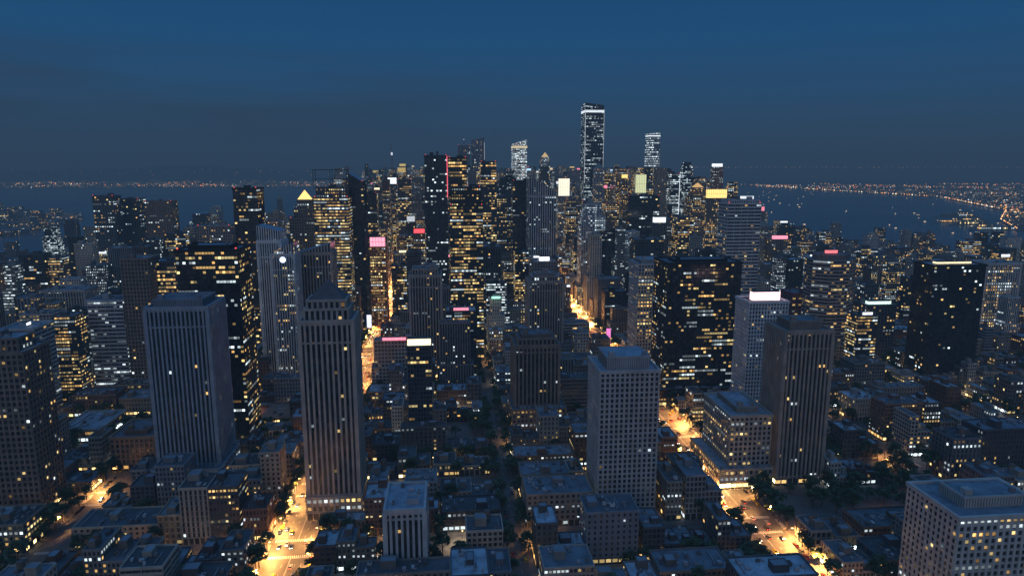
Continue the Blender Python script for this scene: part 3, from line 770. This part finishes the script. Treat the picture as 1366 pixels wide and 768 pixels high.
# ------------------------------------------------------------ trees
m_bark = simple('bark', (.07, .05, .035), .9, 2, .4)
m_leaf, nt = newmat('leaves'); g = NG(nt)
wc = g.attr('wcol')
g.bsdf(Base_Color=wc.outputs['Color'], Roughness=.7)
def tree_mesh(seed):
    rs = random.Random(seed); mb = MB()
    ht = rs.uniform(8, 12)
    mb.cyl(0, 0, 0, ht*.45, .3, .19, (1, 1, 1), 7, mat=0)
    cl = []
    for i in range(7):
        a = i*2*pi/7+rs.uniform(-.4, .4); r = rs.uniform(1.4, 3.4); z1 = ht*rs.uniform(.5, .85); z0 = ht*rs.uniform(.28, .43)
        ex, ey = r*cos(a), r*sin(a); n = 5
        for q_ in range(n):
            an = 2*pi*q_/n; an2 = 2*pi*(q_+1)/n
            mb.face([(.11*cos(an), .11*sin(an), z0), (.11*cos(an2), .11*sin(an2), z0), (ex+.03*cos(an2), ey+.03*sin(an2), z1), (ex+.03*cos(an), ey+.03*sin(an), z1)], 0, (1, 1, 1))
        cl.append((ex, ey, z1, rs.uniform(1.1, 2.0)))
    for _ in range(5): cl.append((rs.uniform(-1.6, 1.6), rs.uniform(-1.6, 1.6), ht*rs.uniform(.7, 1.0), rs.uniform(1., 1.8)))
    for (cx, cy, cz, cr) in cl:
        tone = rs.uniform(.6, 1.5)
        for _ in range(46):
            while True:
                dx, dy, dz = rs.uniform(-1, 1), rs.uniform(-1, 1), rs.uniform(-1, 1)
                l = dx*dx+dy*dy+dz*dz
                if .2 < l < 1: break
            x, y, z = cx+dx*cr, cy+dy*cr, cz+dz*cr*.75
            s = rs.uniform(.22, .5); a = rs.uniform(0, 6.28); b = rs.uniform(-.9, .9)
            t1 = (cos(a)*s, sin(a)*s, b*s*.5); t2 = (-sin(a)*s*.8, cos(a)*s*.8, rs.uniform(-.6, .6)*s)
            f_ = tone*rs.uniform(.7, 1.3)
            mb.face([(x-t1[0]-t2[0], y-t1[1]-t2[1], z-t1[2]-t2[2]), (x+t1[0]-t2[0], y+t1[1]-t2[1], z+t1[2]-t2[2]), (x+t1[0]+t2[0], y+t1[1]+t2[1], z+t1[2]+t2[2]), (x-t1[0]+t2[0], y-t1[1]+t2[1], z-t1[2]+t2[2])], 1, (.05*f_, .085*f_, .033*f_))
    o = mb.obj('street_tree', mats=[m_bark, m_leaf]); me = o.data; bpy.data.objects.remove(o); return me
TM = [tree_mesh(i) for i in range(6)]
for ax, aw in AV:
    if abs(ax) > 650: continue
    y = 270
    while y < 950:
        for sx in (-1, 1):
            if R() < (.75 if aw > 20 else .55): trees_at.append((ax+sx*(aw/2+1.8), y+U(-2, 2)))
        y += 9
for k_ in range(1, 9):
    yy = Y0g+k_*CS
    for x in range(-480, 620, 11):
        if any(abs(x-ax) < aw/2+3 for ax, aw in AV): continue
        if R() < .45: trees_at.append((x, yy+CW_/2+1.8))
ntree = 0
for (x, y) in trees_at:
    X, Y = g2w(x, y)
    if abs(X) > .8*Y+30 or Y < 290: continue
    if not free(x, x+.1, y, y+.1): continue
    o = bpy.data.objects.new('street_tree', random.choice(TM)); scene.collection.objects.link(o)
    s = U(.8, 1.5); o.location = (X, Y, .14); o.rotation_euler = (0, 0, U(0, 6.28)); o.scale = (s, s, s*U(.85, 1.1)); ntree += 1

# ------------------------------------------------------------ cars
m_tyre = simple('tyre_rubber', (.02, .02, .02), .9); m_glass = simple('car_glass', (.01, .012, .015), .1)
m_head = simple('headlight', (.9, .9, .9), .2, em=(1, .9, .7), ems=16); m_tail = simple('tail_light', (.5, .02, .02), .3, em=(1, .06, .03), ems=6)
CARM = []; PARKM = []
for lit_ in (1, 0):
  for i, c in enumerate([(.5, .5, .5), (.02, .02, .025), (.12, .13, .15), (.25, .03, .03), (.7, .5, .05), (.03, .06, .15)]):
    mp = simple('car_paint', c, .3, metal=.3)
    mb = MB(); W = .9
    prof = [(-2.25, .35), (-2.25, .8), (-2.1, .95), (-1.1, 1.0), (1.5, 1.0), (2.2, .92), (2.25, .35)]
    mb.face([(-W, y, z) for y, z in prof], 0, (1, 1, 1)); mb.face([(W, y, z) for y, z in reversed(prof)], 0, (1, 1, 1))
    for a, b in zip(prof, prof[1:]): mb.face([(-W, a[0], a[1]), (W, a[0], a[1]), (W, b[0], b[1]), (-W, b[0], b[1])], 0, (1, 1, 1))
    mb.prism(rect(-.84, .84, -1.1, 1.9), .99, 1.38, (1, 1, 1), mat=1, top=rect(-.66, .66, -.45, 1.35), cap=False)
    mb.prism(rect(-.66, .66, -.45, 1.35), 1.38, 1.46, (1, 1, 1), mat=0, top=rect(-.6, .6, -.35, 1.25), roofmat=0)
    for wx in (-.92, .74):
        for wy in (-1.4, 1.4):
            n = 10; ring = [(wy+.33*cos(2*pi*k/n), .33+.33*sin(2*pi*k/n)) for k in range(n)]
            mb.face([(wx, a, b) for a, b in ring], 2, (1, 1, 1)); mb.face([(wx+.18, a, b) for a, b in ring], 2, (1, 1, 1))
            for k in range(n):
                a, b = ring[k], ring[(k+1) % n]; mb.face([(wx, *a), (wx+.18, *a), (wx+.18, *b), (wx, *b)], 2, (1, 1, 1))
    for wx in (-.8, .4):
        mb.tbox(wx, wx+.4, -2.3, -2.24, .6, .8, (1, 1, 1), mat=3 if lit_ else 1); mb.tbox(wx, wx+.4, 2.22, 2.29, .65, .85, (1, 1, 1), mat=4 if lit_ else 1)
    o = mb.obj('car', mats=[mp, m_glass, m_tyre, m_head, m_tail]); (CARM if lit_ else PARKM).append(o.data); bpy.data.objects.remove(o)
def car(x, y, back, parked=False):
    X, Y = g2w(x, y)
    if abs(X) > .8*Y+20 or Y < 290: return
    o = bpy.data.objects.new('parked_car' if parked else 'car', random.choice(PARKM if parked else CARM)); scene.collection.objects.link(o)
    o.location = (X, Y, .025); o.rotation_euler = (0, 0, A+back)
for ax, aw in AV:
    if abs(ax) > 520: continue
    main = aw > 20
    if aw > 10:
        lanes = [(-9, 0), (-5.4, 0), (-1.8, 0), (1.8, pi), (5.4, pi), (9, pi)] if main else [(-2, 0), (2, pi)]
        for lx, rot in lanes:
            y = 280+U(0, 30)
            while y < (1500 if main else 700):
                car(ax+lx+U(-.2, .2), y, rot); y += U(9, 70) if main else U(40, 170)
    for sx in (-1, 1):
        y = 290
        while y < 620:
            if R() < .5 and (y-Y0g+10) % CS > 24: car(ax+sx*(aw/2-1.15), y, 0 if sx < 0 else pi, True)
            y += 6.2
for k_ in range(1, 6):
    for x in range(-350, 420, 7):
        if R() < .3 and not any(abs(x-ax) < aw/2+8 for ax, aw in AV): car(x, Y0g+k_*CS-4.8, pi/2, True)

# ------------------------------------------------------------ boats and piers
m_hull = simple('boat_hull', (.3, .3, .32), .5); m_cab = simple('boat_cabin', (.5, .5, .5), .5, em=(1, .75, .45), ems=1.2)
mb = MB()
hull = [(-4, -14), (4, -14), (4, 6), (0, 15), (-4, 6)]
mb.prism([(x*.8, y*.93) for x, y in hull], -.5, 2, (1, 1, 1), mat=0, top=hull, roofmat=0)
mb.prism(rect(-2.8, 2.8, -10, 3), 2.0, 5, (1, 1, 1), mat=1, roofmat=0); mb.prism(rect(-1.8, 1.8, -4, 2), 5, 7.4, (1, 1, 1), mat=1, roofmat=0)
mb.cyl(0, -2, 7.4, 12, .15, .08, (1, 1, 1), 6, mat=0)
o = mb.obj('ferry_boat', mats=[m_hull, m_cab]); bm_ = o.data; bpy.data.objects.remove(o)
for i in range(80):
    X = U(1000, 2900); Y = U(1800, 6500)
    if inside(X, Y, EAST) or inside(X, Y, ISL) or X > .8*Y: continue
    o = bpy.data.objects.new('ferry_boat', bm_); scene.collection.objects.link(o); o.location = (X, Y, -2.5); o.rotation_euler = (0, 0, U(0, 6)); s = U(.35, .8); o.scale = (s, s, s)
pier = MB()
for i in range(8):
    yy = 2400+i*110; xx = 1790+max(0, i-1)*58; ln = U(70, 190)
    pier.prism(rect(xx-ln-30, xx+10, yy, yy+26), -4, .4, (.15, .15, .15), mat=2, roofmat=2, roof=(.15, .15, .15))
    pier.prism(rect(xx-ln, xx-20, yy+4, yy+22), .4, U(7, 12), (.3, .28, .25, 2.2), (R()*.8, U(.3, 1.2), .6, 1), 6, 8, roof=(.2, .2, .2))
for i in range(14):
    Y = 700+i*105
    X = 1450-(Y-900)*.36 if Y > 900 else 1450
    pier.prism(rect(X-5, X+75, Y, Y+22), -4, .4, (.15, .15, .15), mat=2, roofmat=2, roof=(.15, .15, .15))
pier.obj('pier_sheds')

# ------------------------------------------------------------ dusk haze (absorbing volume; scattered skylight put in as its own emission)
HC = (.027, .056, .102); SIG = 1.9e-4
mh, nt = newmat('evening_haze'); g = NG(nt)
ab = g.n('ShaderNodeVolumeAbsorption'); ab.inputs['Color'].default_value = (0, 0, 0, 1); ab.inputs['Density'].default_value = SIG
em = g.n('ShaderNodeEmission'); em.inputs['Color'].default_value = (*HC, 1); em.inputs['Strength'].default_value = SIG
ad = g.n('ShaderNodeAddShader'); g.L(ab.outputs[0], ad.inputs[0]); g.L(em.outputs[0], ad.inputs[1])
om = g.n('ShaderNodeOutputMaterial'); g.L(ad.outputs[0], om.inputs['Volume'])
mb = MB(); mb.prism(rect(-50000, 50000, -6000, 58000), -20, 450, (1, 1, 1), mat=0, roofmat=0)
mb.face([(-50000, 58000, -20), (50000, 58000, -20), (50000, -6000, -20), (-50000, -6000, -20)], 0, (1, 1, 1))
mb.obj('haze', mats=[mh])

# ------------------------------------------------------------ sky
w = bpy.data.worlds.new('World'); scene.world = w; w.use_nodes = True
nt = w.node_tree; nt.nodes.clear(); g = NG(nt)
tc = g.n('ShaderNodeTexCoord'); s = g.n('ShaderNodeSeparateXYZ'); g.L(tc.outputs['Generated'], s.inputs[0])
rp = g.n('ShaderNodeValToRGB'); g.L(s.outputs[2], rp.inputs[0])
el = rp.color_ramp.elements
el[0].position = 0; el[0].color = (.030, .064, .118, 1); el[1].position = 1; el[1].color = (.08, .22, .50, 1)
for p_, c in ((.04, (.027, .070, .138)), (.10, (.019, .078, .178)), (.17, (.012, .078, .200)), (.25, (.008, .064, .176)), (.5, (.026, .12, .31))):
    e = el.new(p_); e.color = (*c, 1)
mp = g.n('ShaderNodeMapping'); g.L(tc.outputs['Generated'], mp.inputs[0]); mp.inputs['Scale'].default_value = (1.2, 1.2, 10)
cn = g.noise(mp.outputs[0], 1.6, 6)
cm = g.n('ShaderNodeMapRange'); g.L(cn, cm.inputs[0]); cm.inputs[1].default_value = .38; cm.inputs[2].default_value = .62
band = g.n('ShaderNodeMapRange'); g.L(s.outputs[2], band.inputs[0]); band.inputs[1].default_value = .155; band.inputs[2].default_value = .125
side = g.n('ShaderNodeMapRange'); g.L(s.outputs[0], side.inputs[0]); side.inputs[1].default_value = .25; side.inputs[2].default_value = -.40; side.inputs[3].default_value = .12
cfac = g.M('MULTIPLY', g.M('MULTIPLY', cm.outputs[0], band.outputs[0]), g.M('MULTIPLY', side.outputs[0], .85))
skyc = g.mix(cfac, rp.outputs[0], (.024, .053, .100))
# afterglow behind the viewer (west)
wst = g.M('POWER', g.M('MAXIMUM', g.M('MULTIPLY', s.outputs[1], -1.0), 0.0), 1.5)
lowz = g.M('POWER', g.M('SUBTRACT', 1.0, g.M('ABSOLUTE', s.outputs[2])), 3.0)
glow = g.mix(g.M('MULTIPLY', wst, lowz), (0, 0, 0), (.28, .25, .25))
skyc = g.mix(1.0, skyc, glow, 'ADD')
ns = g.n('ShaderNodeTexSky', sky_type='NISHITA'); ns.sun_disc = False; ns.sun_elevation = radians(-3); ns.sun_rotation = radians(190)
nm = g.mix(1.0, ns.outputs[0], (.003, .003, .003), 'MULTIPLY')
skyc = g.mix(1.0, skyc, nm, 'ADD')
bg = g.n('ShaderNodeBackground'); g.L(skyc, bg.inputs[0]); bg.inputs[1].default_value = 1.0
wo = g.n('ShaderNodeOutputWorld'); g.L(bg.outputs[0], wo.inputs[0])
# last light of the set sun
sd = bpy.data.lights.new('sun', 'SUN'); sd.energy = .22; sd.angle = radians(35); sd.color = (1, .92, .88)
so = bpy.data.objects.new('sun', sd); scene.collection.objects.link(so); so.rotation_euler = (radians(72), 0, radians(-14))

# ------------------------------------------------------------ camera
cd = bpy.data.cameras.new('camera'); cd.lens = 24.0; cd.sensor_width = 36; cd.clip_start = 1; cd.clip_end = 120000
co = bpy.data.objects.new('camera', cd); scene.collection.objects.link(co); co.location = (0, 0, H); co.rotation_euler = (pi/2-P, 0, 0)
scene.camera = co
print('individual', nind, 'trees', ntree, 'lights', nl, 'objs', len(bpy.data.objects))
